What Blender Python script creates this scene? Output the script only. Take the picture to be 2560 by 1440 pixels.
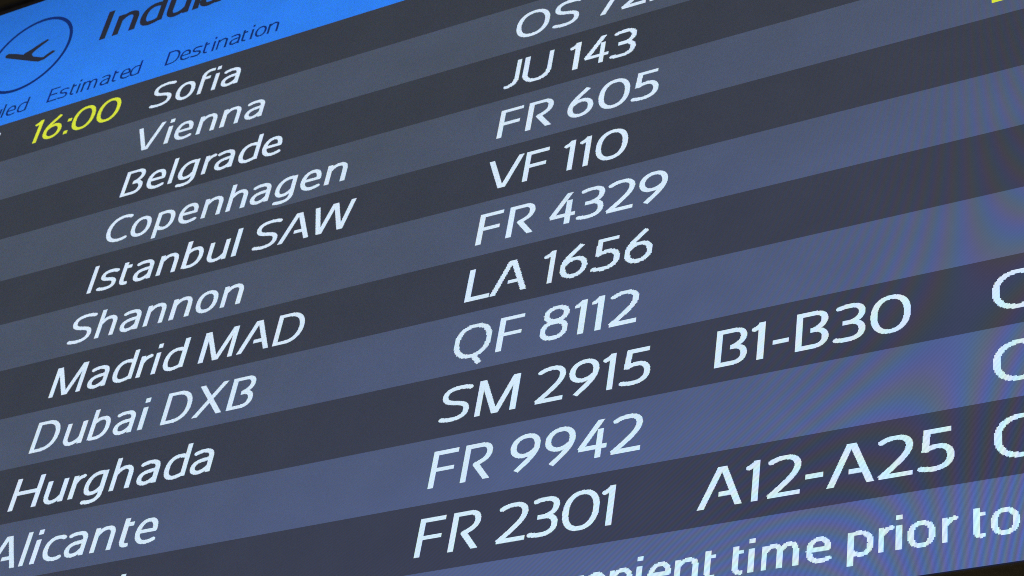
import bpy, math
import numpy as np
from mathutils import Matrix, Vector

# ------------------------------------------------------------------ scale
S = 0.0441                     # one timetable row in metres
U0, V0, Z0 = 0.115, 12.75, 2.35  # board units of the housing's bottom centre, its height


def P(u, v, w=0.0):
    """board units (u right, v down, w into the board) -> metres from the board's base"""
    return ((u - U0) * S, w * S, (V0 - v) * S)


sc = bpy.context.scene
for o in list(bpy.data.objects):
    bpy.data.objects.remove(o)

# ------------------------------------------------------------------ camera
R = np.array([[0.87571017, -0.13846868, 0.46255607], [-0.20276846, 0.76396011, 0.61257645], [-0.43819704, -0.63023121, 0.64093056]])
CP = (12.35933, 23.48865, -17.04111)
cam_d = bpy.data.cameras.new('camera')
cam = bpy.data.objects.new('camera', cam_d)
sc.collection.objects.link(cam)
B = np.array([[1, 0, 0], [0, 0, -1], [0, 1, 0]], float)   # board axes -> world axes (columns u,v,w)
B = np.column_stack([(1, 0, 0), (0, 0, -1), (0, 1, 0)])
axes = B @ R.T @ np.diag([1, -1, -1])
pos = P(*CP)
M = Matrix([[*axes[i], pos[i] + (0, 0, Z0)[i]] for i in range(3)] + [[0, 0, 0, 1]])
cam.matrix_world = M
cam_d.sensor_width = 36
cam_d.lens = 5099.807 / 2560 * 36
cam_d.clip_start = 0.05
cam_d.clip_end = 100
foc = Vector(P(6.0, 9.0)) + Vector((0, 0, Z0))
cam_d.dof.use_dof = True
cam_d.dof.focus_distance = abs((M.inverted() @ foc).z)
cam_d.dof.aperture_fstop = 48.0
sc.camera = cam

# ------------------------------------------------------------------ light
world = bpy.data.worlds.new('World')
sc.world = world
world.use_nodes = True
bg = world.node_tree.nodes['Background']
bg.inputs[0].default_value = (1.0, 0.86, 0.62, 1)
bg.inputs[1].default_value = 0.06
sc.view_settings.view_transform = 'Standard'
sc.view_settings.look = 'None'
sc.view_settings.exposure = 0
sc.view_settings.gamma = 1
sc.cycles.pixel_filter_type = 'BLACKMAN_HARRIS'
sc.cycles.filter_width = 1.0
sc.cycles.use_denoising = False
sc.cycles.max_bounces = 4


def area(name, loc, target, size, power, col):
    d = bpy.data.lights.new(name, 'AREA')
    d.energy = power
    d.size = size
    d.color = col
    o = bpy.data.objects.new(name, d)
    sc.collection.objects.link(o)
    o.location = loc
    o.rotation_euler = (Vector(target) - Vector(loc)).to_track_quat('-Z', 'Y').to_euler()
    return o


# added warm light, unseen; its soft reflection tints the right-hand end of the screen
hit = Vector(P(7.95, 8.6)) + Vector((0, 0, Z0))
eye = Vector(pos) + Vector((0, 0, Z0))
d = (hit - eye).normalized()
r = Vector((d.x, -d.y, d.z))
lamp_at = hit + r * 3.0
area('warm_tint_light', lamp_at, hit, 0.30, 0.5, (1.0, 0.62, 0.36))
area('bezel_fill_light', (1.6, -2.2, 1.2), (0, 0, 2.7), 0.6, 12.0, (1.0, 0.86, 0.62))  # added unseen fill, low in front, to brighten the dark bezel and border
area('bezel_edge_light', (2.2, -0.9, 4.4), (0, 0, 2.6), 0.5, 30.0, (1.0, 0.9, 0.74))  # added unseen light for the bezel lip, set aside from the screen's reflection


# ------------------------------------------------------------------ materials
def lin(c):
    return tuple(((x / 255) / 12.92 if x / 255 <= 0.04045 else ((x / 255 + 0.055) / 1.055) ** 2.4) for x in c) + (1,)


GRID = 87.5                    # screen pixels per timetable row
TGRID = 70.0                   # lettering is drawn on this coarser grid and scaled up


def math_node(nt, op, a, b=None, c=None):
    n = nt.nodes.new('ShaderNodeMath')
    n.operation = op
    for i, x in enumerate((a, b, c)):
        if x is None:
            continue
        if isinstance(x, (int, float)):
            n.inputs[i].default_value = x
        else:
            nt.links.new(x, n.inputs[i])
    return n.outputs[0]


def screen_material(name, c_near, c_far, mask=1.0, grad=None, shift=(0.0, 0.0)):
    """lit display: picture colour (with viewing-angle shift and uneven backlight painted in across the panel)
    shown through red, green and blue stripes with dark gaps"""
    m = bpy.data.materials.new(name)
    m.use_nodes = True
    nt = m.node_tree
    nt.nodes.clear()
    L = nt.links.new
    out = nt.nodes.new('ShaderNodeOutputMaterial')
    tc = nt.nodes.new('ShaderNodeTexCoord')
    sx = nt.nodes.new('ShaderNodeSeparateXYZ')
    L(tc.outputs['Object'], sx.inputs[0])
    u = math_node(nt, 'DIVIDE', sx.outputs[0], S)            # from the panel's middle, in rows
    v = math_node(nt, 'DIVIDE', sx.outputs[2], -S)           # from the base upwards, negative
    # viewing-angle colour shift and uneven backlight painted in, upper left to lower right
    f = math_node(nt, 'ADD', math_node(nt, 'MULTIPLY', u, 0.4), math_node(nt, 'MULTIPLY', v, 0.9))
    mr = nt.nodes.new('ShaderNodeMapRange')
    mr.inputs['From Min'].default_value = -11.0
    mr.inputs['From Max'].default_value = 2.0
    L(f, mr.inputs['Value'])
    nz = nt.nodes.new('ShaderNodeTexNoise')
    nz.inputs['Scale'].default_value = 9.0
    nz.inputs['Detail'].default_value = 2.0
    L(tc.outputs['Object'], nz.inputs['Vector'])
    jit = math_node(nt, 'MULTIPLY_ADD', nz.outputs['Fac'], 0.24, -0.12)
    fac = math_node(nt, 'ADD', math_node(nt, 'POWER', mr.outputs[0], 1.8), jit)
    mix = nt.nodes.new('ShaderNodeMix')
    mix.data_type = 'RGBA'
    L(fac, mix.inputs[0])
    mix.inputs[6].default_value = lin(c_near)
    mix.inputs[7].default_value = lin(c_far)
    # mottled brightness of the panel
    n2 = nt.nodes.new('ShaderNodeTexNoise')
    n2.inputs['Scale'].default_value = 28.0
    n2.inputs['Detail'].default_value = 5.0
    L(tc.outputs['Object'], n2.inputs['Vector'])
    mo = nt.nodes.new('ShaderNodeVectorMath')
    mo.operation = 'SCALE'
    L(mix.outputs[2], mo.inputs[0])
    L(math_node(nt, 'MULTIPLY_ADD', n2.outputs['Fac'], 0.22, 0.89), mo.inputs['Scale'])
    col = mo.outputs[0]
    if grad:
        g = nt.nodes.new('ShaderNodeMapRange')
        g.inputs['From Min'].default_value = grad[0]
        g.inputs['From Max'].default_value = grad[1]
        g.inputs['To Min'].default_value = grad[2]
        g.inputs['To Max'].default_value = 1.0
        L(v, g.inputs['Value'])
        sc_ = nt.nodes.new('ShaderNodeVectorMath')
        sc_.operation = 'SCALE'
        L(col, sc_.inputs[0])
        L(g.outputs[0], sc_.inputs['Scale'])
        col = sc_.outputs[0]
    # stripes
    x3 = math_node(nt, 'MULTIPLY', u, GRID)
    wv = math_node(nt, 'COSINE', math_node(nt, 'MULTIPLY', v, GRID * 2 * math.pi))
    rows_ = math_node(nt, 'MULTIPLY_ADD', wv, 0.55, 1.0)
    ch = []
    for k in range(3):
        ph = math_node(nt, 'MULTIPLY_ADD', x3, 2 * math.pi, 2 * math.pi * (0.463 - k / 3))
        st = math_node(nt, 'MULTIPLY_ADD', math_node(nt, 'COSINE', ph), mask * (0.8, 0.36, 0.95)[k], 1.0)
        ch.append(math_node(nt, 'MULTIPLY', st, rows_))
    cx = nt.nodes.new('ShaderNodeCombineXYZ')
    for k in range(3):
        L(ch[k], cx.inputs[k])
    mul = nt.nodes.new('ShaderNodeVectorMath')
    mul.operation = 'MULTIPLY'
    L(col, mul.inputs[0])
    L(cx.outputs[0], mul.inputs[1])
    em = nt.nodes.new('ShaderNodeEmission')
    L(mul.outputs[0], em.inputs[0])
    gl = nt.nodes.new('ShaderNodeBsdfGlossy')
    gl.inputs['Color'].default_value = (0.04, 0.04, 0.04, 1)
    gl.inputs['Roughness'].default_value = 0.32
    ad = nt.nodes.new('ShaderNodeAddShader')
    L(em.outputs[0], ad.inputs[0])
    L(gl.outputs[0], ad.inputs[1])
    L(ad.outputs[0], out.inputs[0])
    return m


def plain(name, col, rough, spec=0.5, bump=0.0):
    m = bpy.data.materials.new(name)
    m.use_nodes = True
    nt = m.node_tree
    b = nt.nodes['Principled BSDF']
    b.inputs['Roughness'].default_value = rough
    b.inputs['Specular IOR Level'].default_value = spec
    tc = nt.nodes.new('ShaderNodeTexCoord')
    n = nt.nodes.new('ShaderNodeTexNoise')
    n.inputs['Scale'].default_value = 260
    n.inputs['Detail'].default_value = 4
    nt.links.new(tc.outputs['Object'], n.inputs['Vector'])
    mx = nt.nodes.new('ShaderNodeMix')
    mx.data_type = 'RGBA'
    nt.links.new(n.outputs['Fac'], mx.inputs[0])
    mx.inputs[6].default_value = tuple(c * 0.6 for c in col) + (1,)
    mx.inputs[7].default_value = tuple(c * 1.4 for c in col) + (1,)
    nt.links.new(mx.outputs[2], b.inputs['Base Color'])
    if bump:
        bp = nt.nodes.new('ShaderNodeBump')
        bp.inputs['Strength'].default_value = bump
        bp.inputs['Distance'].default_value = 0.0006
        nt.links.new(n.outputs['Fac'], bp.inputs['Height'])
        nt.links.new(bp.outputs[0], b.inputs['Normal'])
    return m


MASK = 1.0
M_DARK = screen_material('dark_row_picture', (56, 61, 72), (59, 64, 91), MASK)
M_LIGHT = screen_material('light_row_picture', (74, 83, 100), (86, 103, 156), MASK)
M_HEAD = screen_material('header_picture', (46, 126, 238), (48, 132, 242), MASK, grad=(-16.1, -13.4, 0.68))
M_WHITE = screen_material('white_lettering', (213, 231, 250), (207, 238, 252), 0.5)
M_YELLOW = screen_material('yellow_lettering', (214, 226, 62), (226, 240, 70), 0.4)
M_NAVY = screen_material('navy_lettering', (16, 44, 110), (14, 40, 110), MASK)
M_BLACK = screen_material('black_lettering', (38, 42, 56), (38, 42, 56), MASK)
M_BORDER = plain('screen_border_black', (0.05, 0.055, 0.085), 0.5, 0.4)
M_BEZEL = plain('bezel_plastic', (0.030, 0.025, 0.014), 0.42, 0.4, 0.5)
M_BACK = plain('housing_metal', (0.03, 0.03, 0.03), 0.6)


# ------------------------------------------------------------------ objects
def new_obj(name, verts, faces, mat, parent):
    me = bpy.data.meshes.new(name)
    me.from_pydata(verts, [], faces)
    me.update()
    me.materials.append(mat)
    o = bpy.data.objects.new(name, me)
    sc.collection.objects.link(o)
    o.parent = parent
    return o


def sheet(name, u0, v0, u1, v1, w, mat, parent):
    return new_obj(name, [P(u0, v1, w), P(u1, v1, w), P(u1, v0, w), P(u0, v0, w)], [(0, 1, 2, 3)], mat, parent)


board = bpy.data.objects.new('departure_board', None)
sc.collection.objects.link(board)
board.location = (0, 0, Z0)
board['label'] = 'large airport departures screen with blue header, grey striped rows and black frame'
board['category'] = 'departure board'

UL, UR = -13.60, 13.83
VT, VB = -3.33, 12.05
IL, IR, IT, IB = -13.77, 14.00, -3.50, 12.10     # bezel opening
OL, OR_, OT, OB = -14.45, 14.68, -4.15, 12.75    # outer frame
D = 0.08                                         # bezel stands this far in front of the panel


def frame_mesh():
    """rectangular ring with rounded inner and outer lips"""
    prof = [(0.0, 0.05), (0.0, -D + 0.035), (0.014, -D + 0.010), (0.045, -D), (0.30, -D - 0.01), (0.60, -D),
            (0.63, -D + 0.012), (0.65, -D + 0.05), (0.65, 1.1)]
    vs, fs = [], []
    n = len(prof)
    for k, (t, w) in enumerate(prof):
        vs += [P(IL - t * (IL - OL) / 0.65, IT - t * (IT - OT) / 0.65, w),
               P(IR + t * (OR_ - IR) / 0.65, IT - t * (IT - OT) / 0.65, w),
               P(IR + t * (OR_ - IR) / 0.65, IB + t * (OB - IB) / 0.65, w),
               P(IL - t * (IL - OL) / 0.65, IB + t * (OB - IB) / 0.65, w)]
    for k in range(n - 1):
        for c in range(4):
            a, b_ = 4 * k + c, 4 * k + (c + 1) % 4
            fs.append((a, a + 4, b_ + 4, b_))
    return vs, fs


fr = new_obj('bezel', *frame_mesh(), M_BEZEL, board)
bx = [P(u, v, w) for w in (0.12, 1.1) for (u, v) in ((IL - .1, IT - .1), (IR + .1, IT - .1), (IR + .1, IB + .1), (IL - .1, IB + .1))]
new_obj('rear_housing', bx, [(0, 1, 2, 3), (7, 6, 5, 4), (0, 4, 5, 1), (1, 5, 6, 2), (2, 6, 7, 3), (3, 7, 4, 0)], M_BACK, board)
sheet('screen_border', IL - .05, IT - .05, IR + .05, IB + .05, 0.03, M_BORDER, board)

# ------------------------------------------------------------------ lettering: pen strokes on a pixel grid
HX, HY = 7.5, 5.8
CAP = 103


def bez(p0, p1, p2, p3, n=12):
    t = np.linspace(0, 1, n + 1)[1:, None]
    return (1 - t) ** 3 * p0 + 3 * (1 - t) ** 2 * t * p1 + 3 * (1 - t) * t * t * p2 + t ** 3 * p3


def parse(s):
    strokes, cur = [], []
    tok = s.split()
    i = 0
    while i < len(tok):
        c = tok[i]
        i += 1
        if c == 'E':
            cx, cy, rx, ry = map(float, tok[i:i + 4])
            i += 4
            a = np.linspace(0, 2 * math.pi, 41)
            q = 2.25                                   # slightly squared bowl
            ca, sa = np.cos(a), np.sin(a)
            strokes.append(np.column_stack([cx + rx * np.sign(ca) * np.abs(ca) ** (2 / q),
                                            cy + ry * np.sign(sa) * np.abs(sa) ** (2 / q)]))
            continue
        if c == 'M':
            cur = [np.array([float(tok[i]), float(tok[i + 1])])]
            strokes.append(cur)
            i += 2
        elif c == 'L':
            cur.append(np.array([float(tok[i]), float(tok[i + 1])]))
            i += 2
        elif c == 'C':
            q = [np.array([float(tok[i + 2 * k]), float(tok[i + 2 * k + 1])]) for k in range(3)]
            cur.extend(bez(cur[-1], *q))
            i += 6
    return [np.array(x) for x in strokes]


# glyph: strokes (pen centre lines, cap height 103, x height 73), clip low, clip high
G = {
 'A': ('M 6 -4 L 50 107 M 51 107 L 94.5 -4 M 46 33 L 84 33', 0, CAP),
 'B': ('M 7.5 0 L 7.5 103 M 7.5 97.2 L 42 97.2 C 58 97.2 65.5 89 65.5 78 C 65.5 64 54 56 38 51 M 34 50.5 L 42 50.5 C 58 50.5 68 43 68 28.5 C 68 13 57 5.8 40 5.8 L 7.5 5.8', 0, CAP),
 'C': ('M 79 92 C 71 96 63 97.5 54 97.5 C 26 97.5 7.5 80 7.5 51.5 C 7.5 23 26 5.5 54 5.5 C 64 5.5 72 7 80 11', -9, 110),
 'D': ('M 7.5 0 L 7.5 103 M 7.5 97.2 L 34 97.2 C 62 97.2 80 80 80 51.5 C 80 23 62 5.8 34 5.8 L 7.5 5.8', 0, CAP),
 'E': ('M 7.5 0 L 7.5 103 M 7.5 97.2 L 66 97.2 M 7.5 53 L 60 53 M 7.5 5.8 L 68 5.8', 0, CAP),
 'F': ('M 7.5 0 L 7.5 103 M 7.5 97.2 L 67 97.2 M 7.5 50 L 62 50', 0, CAP),
 'H': ('M 7.5 0 L 7.5 103 M 85.5 0 L 85.5 103 M 7.5 54 L 85 54', 0, CAP),
 'I': ('M 7.5 0 L 7.5 103', 0, CAP),
 'J': ('M 37 103 L 37 34 C 37 16 27 6 3 5', -9, CAP),
 'L': ('M 7.5 0 L 7.5 103 M 7.5 5.8 L 68 5.8', 0, CAP),
 'M': ('M 7 0 L 7 103 M 9 106 L 54 -2 L 99 106 M 100.5 0 L 100.5 103', 0, CAP),
 'O': ('E 51.5 51.5 44 46.5', -9, 112),
 'Q': ('E 51.5 51.5 44 46.5 M 58 8 L 80 -22', -30, 112),
 'R': ('M 7.5 0 L 7.5 103 M 7.5 97.2 L 42 97.2 C 58 97.2 66 89 66 76 C 66 60 54 52 34 45 L 72.5 -6', 0, CAP),
 'S': ('M 75 92.5 C 66 96.5 56 97.5 46 97.5 C 20 97.5 7.5 89 7.5 76 C 7.5 60 22 56 42 52 C 60 48 70.5 44 70.5 28.5 C 70.5 13 56 5.5 34 5.5 C 22 5.5 14 7 5 9.5', -9, 112),
 'U': ('M 7.5 103 L 7.5 42 C 7.5 18 20 5.5 44 5.5 C 68 5.5 81 18 81 42 L 81 103', -9, CAP),
 'V': ('M 6 107 L 49 -4 M 52 -4 L 97 107', 0, CAP),
 'W': ('M 6 107 L 31 -4 L 66 107 L 98 -4 L 124 107', 0, CAP),
 'X': ('M 8 107 L 90 -4 M 89 107 L 7 -4', 0, CAP),
 '0': ('E 44.5 51.5 37 46.5', -9, 112),
 '1': ('M 19.5 0 L 19.5 103 M 1 86 C 8 88 14 92 20 99', 0, CAP),
 '2': ('M 3.5 88 C 14 95 24 97.5 36 97.5 C 54 97.5 64.5 88 64.5 75 C 64.5 54 42 36 5 4 M 2 5.8 L 72 5.8', 0, 112),
 '3': ('M 6 93 C 14 96.5 22 97.5 33 97.5 C 51 97.5 59.5 89 59.5 78 C 59.5 64 50 56 34 52.5 M 16 52 L 34 52 C 51 52 60.5 43 60.5 29 C 60.5 13 48 5.5 28 5.5 C 18 5.5 10 6.7 1 9', -9, 112),
 '4': ('M 53 107 L 6 29 M 2.5 29.5 L 71 29.5 M 51.5 0 L 51.5 78', 0, CAP),
 '5': ('M 8 97.2 L 64 97.2 M 15 103 L 11 48 M 11 52 C 20 57 28 59 37 59 C 54 59 63.5 48 63.5 33 C 63.5 15 50 5.5 28 5.5 C 18 5.5 10 7 1 9.5', -9, CAP),
 '6': ('M 53 101 C 36 82 7.5 64 7.5 35 C 7.5 16 20 5.5 37 5.5 C 55 5.5 66.5 17 66.5 33 C 66.5 50 54 60 40 60 C 28 60 18 55 11 47', -9, 112),
 '7': ('M 3 97.2 L 70 97.2 M 66 100 L 18 -4', 0, CAP),
 '8': ('E 38.5 77.5 26 20 E 37 29.5 29.5 24', -9, 112),
 '9': ('M 23 2 C 40 21 68.5 39 68.5 68 C 68.5 87 56 97.5 39 97.5 C 21 97.5 7.5 86 7.5 70 C 7.5 53 20 43 36 43 C 48 43 58 48 65 56', -9, 112),
 '-': ('M 0 38.5 L 38 38.5', -9, 112),
 ':': ('M 7.5 0 L 7.5 14 M 7.5 55 L 7.5 69', 0, 112),
 'a': ('M 6.5 64 C 14 67.5 22 69.3 31 69.3 C 49 69.3 57.5 62 57.5 48 L 57.5 0 M 57.5 42.5 L 38 41 C 18 39.5 7.5 33 7.5 21 C 7.5 10 16 4 27 4 C 40 4 50 10 58 21', -9, 80),
 'b': ('M 7.5 3 L 7.5 103 M 8 57 C 18 66 26 69.3 36 69.3 C 52 69.3 58.5 57 58.5 41 C 58.5 18 46 5 22 5 L 7.5 5.8', 0, CAP),
 'c': ('M 60 65 C 54 68.3 49 69.3 43 69.3 C 20 69.3 7.5 57 7.5 36.5 C 7.5 16 20 4 43 4 C 50 4 55 5 61 8', -9, 80),
 'd': ('M 62.5 3 L 62.5 103 M 62 64 C 52 68.5 45 69.3 39 69.3 C 18 69.3 7.5 55 7.5 33 C 7.5 13 17 4 33 4 C 45 4 55 7 62 13', -4, CAP),
 'e': ('M 9 37.5 L 58.5 37.5 C 59 58 51 69.3 35 69.3 C 18 69.3 7.5 56 7.5 36 C 7.5 15 20 4 38 4 C 48 4 56 6 63 9.5', -9, 80),
 'f': ('M 7.5 0 L 7.5 75 C 7.5 90 18 97.5 32 97.5 L 45 97 M 7.5 67.3 L 35 67.3', 0, 112),
 'g': ('M 59.5 73 L 59.5 6 C 59.5 -13 48 -20 28 -20 C 20 -20 15 -19.5 8 -18 M 60 67.3 L 45 69 C 20 69.3 7.5 52 7.5 30 C 7.5 14 16 6 29 6 C 40 6 52 12 59 24', -30, 80),
 'h': ('M 7.5 0 L 7.5 103 M 10 53 C 18 64 27 69.3 37 69.3 C 51 69.3 57.5 61 57.5 48 L 57.5 0', 0, CAP),
 'i': ('M 7.5 0 L 7.5 73 M 7.5 89 L 7.5 104', 0, 112),
 'l': ('M 7.5 0 L 7.5 103', 0, CAP),
 'm': ('M 7.5 0 L 7.5 73 M 10 53 C 15 64 22 69.3 31 69.3 C 44 69.3 50.5 62 50.5 48 L 50.5 0 M 53 53 C 58 64 65 69.3 74 69.3 C 87 69.3 93.5 62 93.5 48 L 93.5 0', 0, 80),
 'n': ('M 7.5 0 L 7.5 73 M 10 53 C 18 64 27 69.3 38 69.3 C 52 69.3 59 61 59 48 L 59 0', 0, 80),
 'o': ('E 35.5 36.5 28 33', -9, 80),
 'p': ('M 7.5 -27 L 7.5 72 M 7.5 67.3 L 26 68.5 C 48 69.3 59.5 57 59.5 36 C 59.5 16 50 4 35 4 C 25 4 16 8 9 16', -30, 80),
 'r': ('M 7.5 0 L 7.5 73 M 9 50 C 16 63 24 68 36 68.8', 0, 80),
 's': ('M 57 64 C 48 68 40 69.3 33 69.3 C 16 69.3 7.5 62 7.5 53.5 C 7.5 43 18 40 32 38 C 46 36 54.5 31 54.5 20.5 C 54.5 9 44 4 28 4 C 18 4 10 5 2 8', -9, 80),
 't': ('M 7.5 86 L 7.5 20 C 7.5 9 13 5 22 5 L 30 6 M 7.5 67.3 L 31 67.3', -4, 112),
 'u': ('M 7.5 73 L 7.5 27 C 7.5 12 15 4 28 4 C 42 4 52 11 60 22 M 60.5 73 L 60.5 0', -9, 73),
 'v': ('M 6 76 L 32 -3 M 35 -3 L 61 76', 0, 73),
}
G['\u00e1'] = (G['a'][0] + ' M 27 82 L 46 104', -9, 112)
GP = {k: (parse(v[0]), v[1], v[2]) for k, v in G.items()}


def raster(glyph, X, Y, hx, hy):
    strokes, lo, hi = GP[glyph]
    k = hx / hy
    ins = np.zeros(X.shape, bool)
    Yk = Y * k
    for st in strokes:
        pts = st * (1, k)
        closed = len(pts) > 8 and np.allclose(pts[0], pts[-1])
        for j in range(len(pts) - 1):
            a, e = pts[j], pts[j + 1]
            dv = e - a
            L2 = dv @ dv
            t = ((X - a[0]) * dv[0] + (Yk - a[1]) * dv[1]) / L2
            dist = np.abs((X - a[0]) * dv[1] - (Yk - a[1]) * dv[0]) / math.sqrt(L2)
            ins |= (t >= 0) & (t <= 1) & (dist <= hx)
            if j or closed:
                ins |= (X - a[0]) ** 2 + (Yk - a[1]) ** 2 <= hx * hx
    return ins & (Y >= lo) & (Y <= hi)


def text(name, letters, u0, base, parent, mat, size=1.0, weight=1.0, ss=2, w=-0.004, label=None):
    """letters: [(glyph, left edge in 0.00539 rows from u0)]; one mesh of screen-pixel blocks"""
    k = 0.00539
    step = 1.0 / (TGRID * ss)
    hx, hy = HX * weight, HY * weight
    ua = u0 + (min(x for _, x in letters) - 20) * k
    ub = u0 + (max(x for _, x in letters) + 150 * size) * k
    va, vb = base - 120 * k * size, base + 40 * k * size
    i0, i1 = math.floor(ua / step), math.ceil(ub / step)
    j0, j1 = math.floor(va / step), math.ceil(vb / step)
    img = np.zeros((j1 - j0, i1 - i0), bool)
    for g, x in letters:
        ga = math.floor((u0 + (x - 12) * k) / step) - i0
        gb = math.ceil((u0 + (x + 145 * size) * k) / step) - i0
        ga, gb = max(ga, 0), min(gb, img.shape[1])
        cu = (np.arange(ga, gb) + i0 + 0.5) * step
        cv = (np.arange(j0, j1) + 0.5) * step
        X, V = np.meshgrid(cu, cv)
        img[:, ga:gb] |= raster(g, (X - u0 - x * k) / (k * size), (base - V) / (k * size), hx, hy)
    # merge equal runs of lit pixels in neighbouring lines into blocks
    live, rects = {}, []
    for j in range(img.shape[0] + 1):
        runs = set()
        if j < img.shape[0]:
            d_ = np.diff(np.concatenate([[0], img[j].astype(int), [0]]))
            runs = set(zip(np.where(d_ == 1)[0].tolist(), np.where(d_ == -1)[0].tolist()))
        for key in list(live):
            if key not in runs:
                rects.append((key[0], live.pop(key), key[1], j))
        for key in runs:
            live.setdefault(key, j)
    vs, fs = [], []
    for a, c, e, f in rects:
        n = len(vs)
        ul, ur, vt, vbm = (a + i0) * step, (e + i0) * step, (c + j0) * step, (f + j0) * step
        vs += [P(ul, vbm, w), P(ur, vbm, w), P(ur, vt, w), P(ul, vt, w)]
        fs.append((n, n + 1, n + 2, n + 3))
    o = new_obj(name, vs, fs, mat, parent)
    if label:
        o['label'] = label
    return o


def lay(s, xs):
    return list(zip(s.replace(' ', ''), xs))


# ------------------------------------------------------------------ header
head = sheet('header_band', UL, VT, UR, 0.0, 0.0, M_HEAD, board)
text('title_text', lay('Indul\u00e1s', (-5, 48, 154, 264, 373, 398, 495)), -8.895, -1.553, head, M_BLACK, 1.315, 1.25,
     label='large bold black title word on blue')
HS, HW = 0.615, 0.85
text('column_heading', lay('Destination', (0, 56, 101, 146, 180, 197, 246, 292, 325, 341, 389)), -7.09, -0.232, head, M_NAVY, HS, HW,
     label='small dark blue heading word Destination')
text('column_heading', lay('Estimated', (0, 46, 94, 122, 140, 216, 265, 296, 335)), -9.66, -0.236, head, M_NAVY, HS, HW,
     label='small dark blue heading word Estimated')
text('column_heading', lay('Scheduled', (-290, -238, -192, -142, -95, -44, 2, 21, 68)), -10.708, -0.205, head, M_NAVY, HS, HW,
     label='small dark blue heading word Scheduled, cut off by the picture edge')


def emblem():
    cu, cv, rad = EMB
    n = 96
    vs, fs = [], []
    for k in range(n):
        a = 2 * math.pi * k / n
        for q in (rad, rad - 0.072):
            vs.append(P(cu + q * math.cos(a), cv + q * math.sin(a), -0.004))
    for k in range(n):
        a, b_ = 2 * k, 2 * ((k + 1) % n)
        fs.append((a, b_, b_ + 1, a + 1))
    new_obj('emblem_ring', vs, fs, M_NAVY, head)['label'] = 'thin dark ring round the aeroplane symbol'
    pl = [(-11.249, -1.962), (-11.245, -2.005), (-11.188, -2.028), (-10.973, -1.95), (-10.773, -1.855), (-10.763, -1.88),
          (-10.626, -1.932), (-10.429, -2.035), (-10.293, -2.09), (-10.248, -2.055), (-10.259, -2.03), (-10.416, -1.927),
          (-10.525, -1.837), (-10.553, -1.789), (-10.491, -1.708), (-10.272, -1.607), (-10.216, -1.593), (-10.134, -1.65),
          (-10.036, -1.701), (-9.96, -1.665), (-9.97, -1.64), (-10.08, -1.572), (-10.162, -1.516), (-10.236, -1.507),
          (-10.298, -1.501), (-10.498, -1.588), (-10.909, -1.78), (-11.213, -1.92)]
    new_obj('aeroplane_symbol', [P(a, c, -0.004) for a, c in pl][::-1], [tuple(range(len(pl)))], M_BLACK, head)['label'] = \
        'black aeroplane silhouette inside the thin ring'


EMB = (-10.61, -1.792, 0.953)
emblem()


# ------------------------------------------------------------------ rows
def row(n, label):
    o = sheet('flight_row', UL, n - 1, UR, n, 0.0, M_DARK if n % 2 else M_LIGHT, board)
    o['label'] = label
    return o


DB = 0.795                      # baseline below the row's top edge
ROWS = [
 (1, 'dark row with Sofia and a yellow time'), (2, 'lighter row with Vienna'), (3, 'dark row with Belgrade'),
 (4, 'lighter row with Copenhagen'), (5, 'dark row with Istanbul SAW'), (6, 'lighter row with Shannon'),
 (7, 'dark row with Madrid MAD'), (8, 'lighter row with Dubai DXB'), (9, 'dark row with Hurghada and B1-B30'),
 (10, 'lighter row with Alicante'), (11, 'dark row with FR 2301 and A12-A25')]
rw = {n: row(n, l) for n, l in ROWS}
DEST = {
 1: ('Sofia', -7.07, (-5, 90, 177, 230, 263)),
 2: ('Vienna', -7.129, (-2, 120, 152, 238, 325, 411)),
 3: ('Belgrade', -7.049, (0, 92, 176, 208, 296, 340, 423, 505)),
 4: ('Copenhagen', -7.052, (0, 94, 183, 265, 350, 436, 516, 599, 683, 767)),
 5: ('Istanbul SAW', -7.030, (0, 37, 113, 161, 245, 332, 416, 503, 571, 656, 758)),
 6: ('Shannon', -7.043, (-5, 93, 177, 261, 349, 433, 519)),
 7: ('Madrid MAD', -7.054, (0, 129, 213, 297, 348, 382, 504, 626, 739)),
 8: ('Dubai DXB', -7.059, (0, 111, 196, 279, 364, 437, 536, 646)),
 9: ('Hurghada', -7.069, (0, 114, 200, 246, 333, 418, 502, 585)),
 10: ('Alicante', -6.568, (-101, 12, 49, 83, 156, 242, 331, 376)),
 11: ('l', -4.566, (0,)),
}
for n, (s, u, xs) in DEST.items():
    text('destination_text', lay(s, xs), u, n - 1 + DB + (0.008 if n in (4, 5, 6) else 0), rw[n], M_WHITE, ss=2,
         label='white destination word ' + s if n < 11 else 'top of a white letter at the picture edge')
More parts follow.
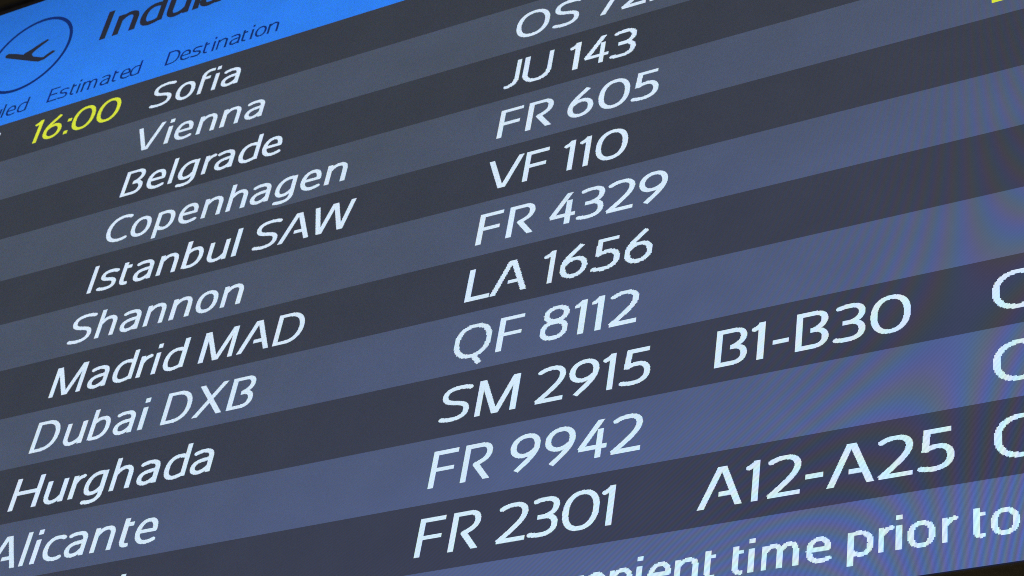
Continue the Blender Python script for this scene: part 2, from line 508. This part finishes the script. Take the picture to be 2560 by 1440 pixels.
FL = {
 2: ('OS 722', -0.037, (0, 117, 250, 324, 406), 0.770),
 3: ('JU 143', -0.064, (0, 54, 196, 240, 322), 0.789),
 4: ('FR 605', -0.006, (0, 85, 205, 293, 393), 0.795),
 5: ('VF 110', 0.556, (-110, 0, 115, 160, 204), 0.797),
 6: ('FR 4329', -0.004, (0, 86, 205, 286, 363, 447), 0.797),
 7: ('LA 1656', -0.001, (0, 71, 215, 259, 348, 431), 0.793),
 8: ('QF 8112', -0.021, (0, 121, 236, 326, 371, 417), 0.782),
 9: ('SM 2915', -0.003, (-5, 92, 249, 331, 420, 467), 0.776),
 10: ('FR 9942', 0.005, (0, 85, 206, 294, 380, 462), 0.770),
 11: ('FR 2301', 0.006, (0, 86, 206, 288, 365, 461), 0.769),
}
for n, (s, u, xs, bl) in FL.items():
    text('flight_number', lay(s, xs), u, n - 1 + bl, rw[n], M_WHITE, ss=1 if n in (3, 7, 8) else 2,
         label='white flight number ' + s)
text('gate_text', lay('B1-B30', (0, 88, 135, 188, 278, 357)), 3.742, 8.778, rw[9], M_WHITE, label='white gate range B1-B30')
text('gate_text', lay('A12-A25', (0, 109, 155, 238, 284, 392, 478)), 3.699, 10.782, rw[11], M_WHITE, label='white gate range A12-A25')
for n in (9, 10, 11):
    text('status_text', [('C', 0)], 7.084, n - 1 + 0.785, rw[n], M_WHITE, 1.0, ss=1, label='white letter C at the picture edge')
text('status_text', [('D', 0)], 7.130, 3.752, rw[4], M_YELLOW, label='foot of a yellow letter at the picture edge')
text('time_text', lay('16:00', (-12, 33, 125, 148, 248)), -9.601, 0.770, rw[1], M_YELLOW, label='yellow time 16:00')
text('time_text', [('5', -64)], -10.505, 0.770, rw[1], M_WHITE, label='tip of a white numeral at the picture edge')

tick = sheet('ticker_band', UL, 11.0, UR, VB, 0.0, M_LIGHT, board)
tick['label'] = 'lighter strip with a white running message at the foot'
TS = 0.775
text('ticker_text', lay('convenient time prior to',
     (-800, -752, -694, -634, -580, -521, -459, -432, -372, -305, -244, -209, -182, -87, 0, 62, 97, 121, 189, 251, 285)),
     5.507, 11.703, tick, M_WHITE, TS, 1.08, ss=1, label='white words of a running message')
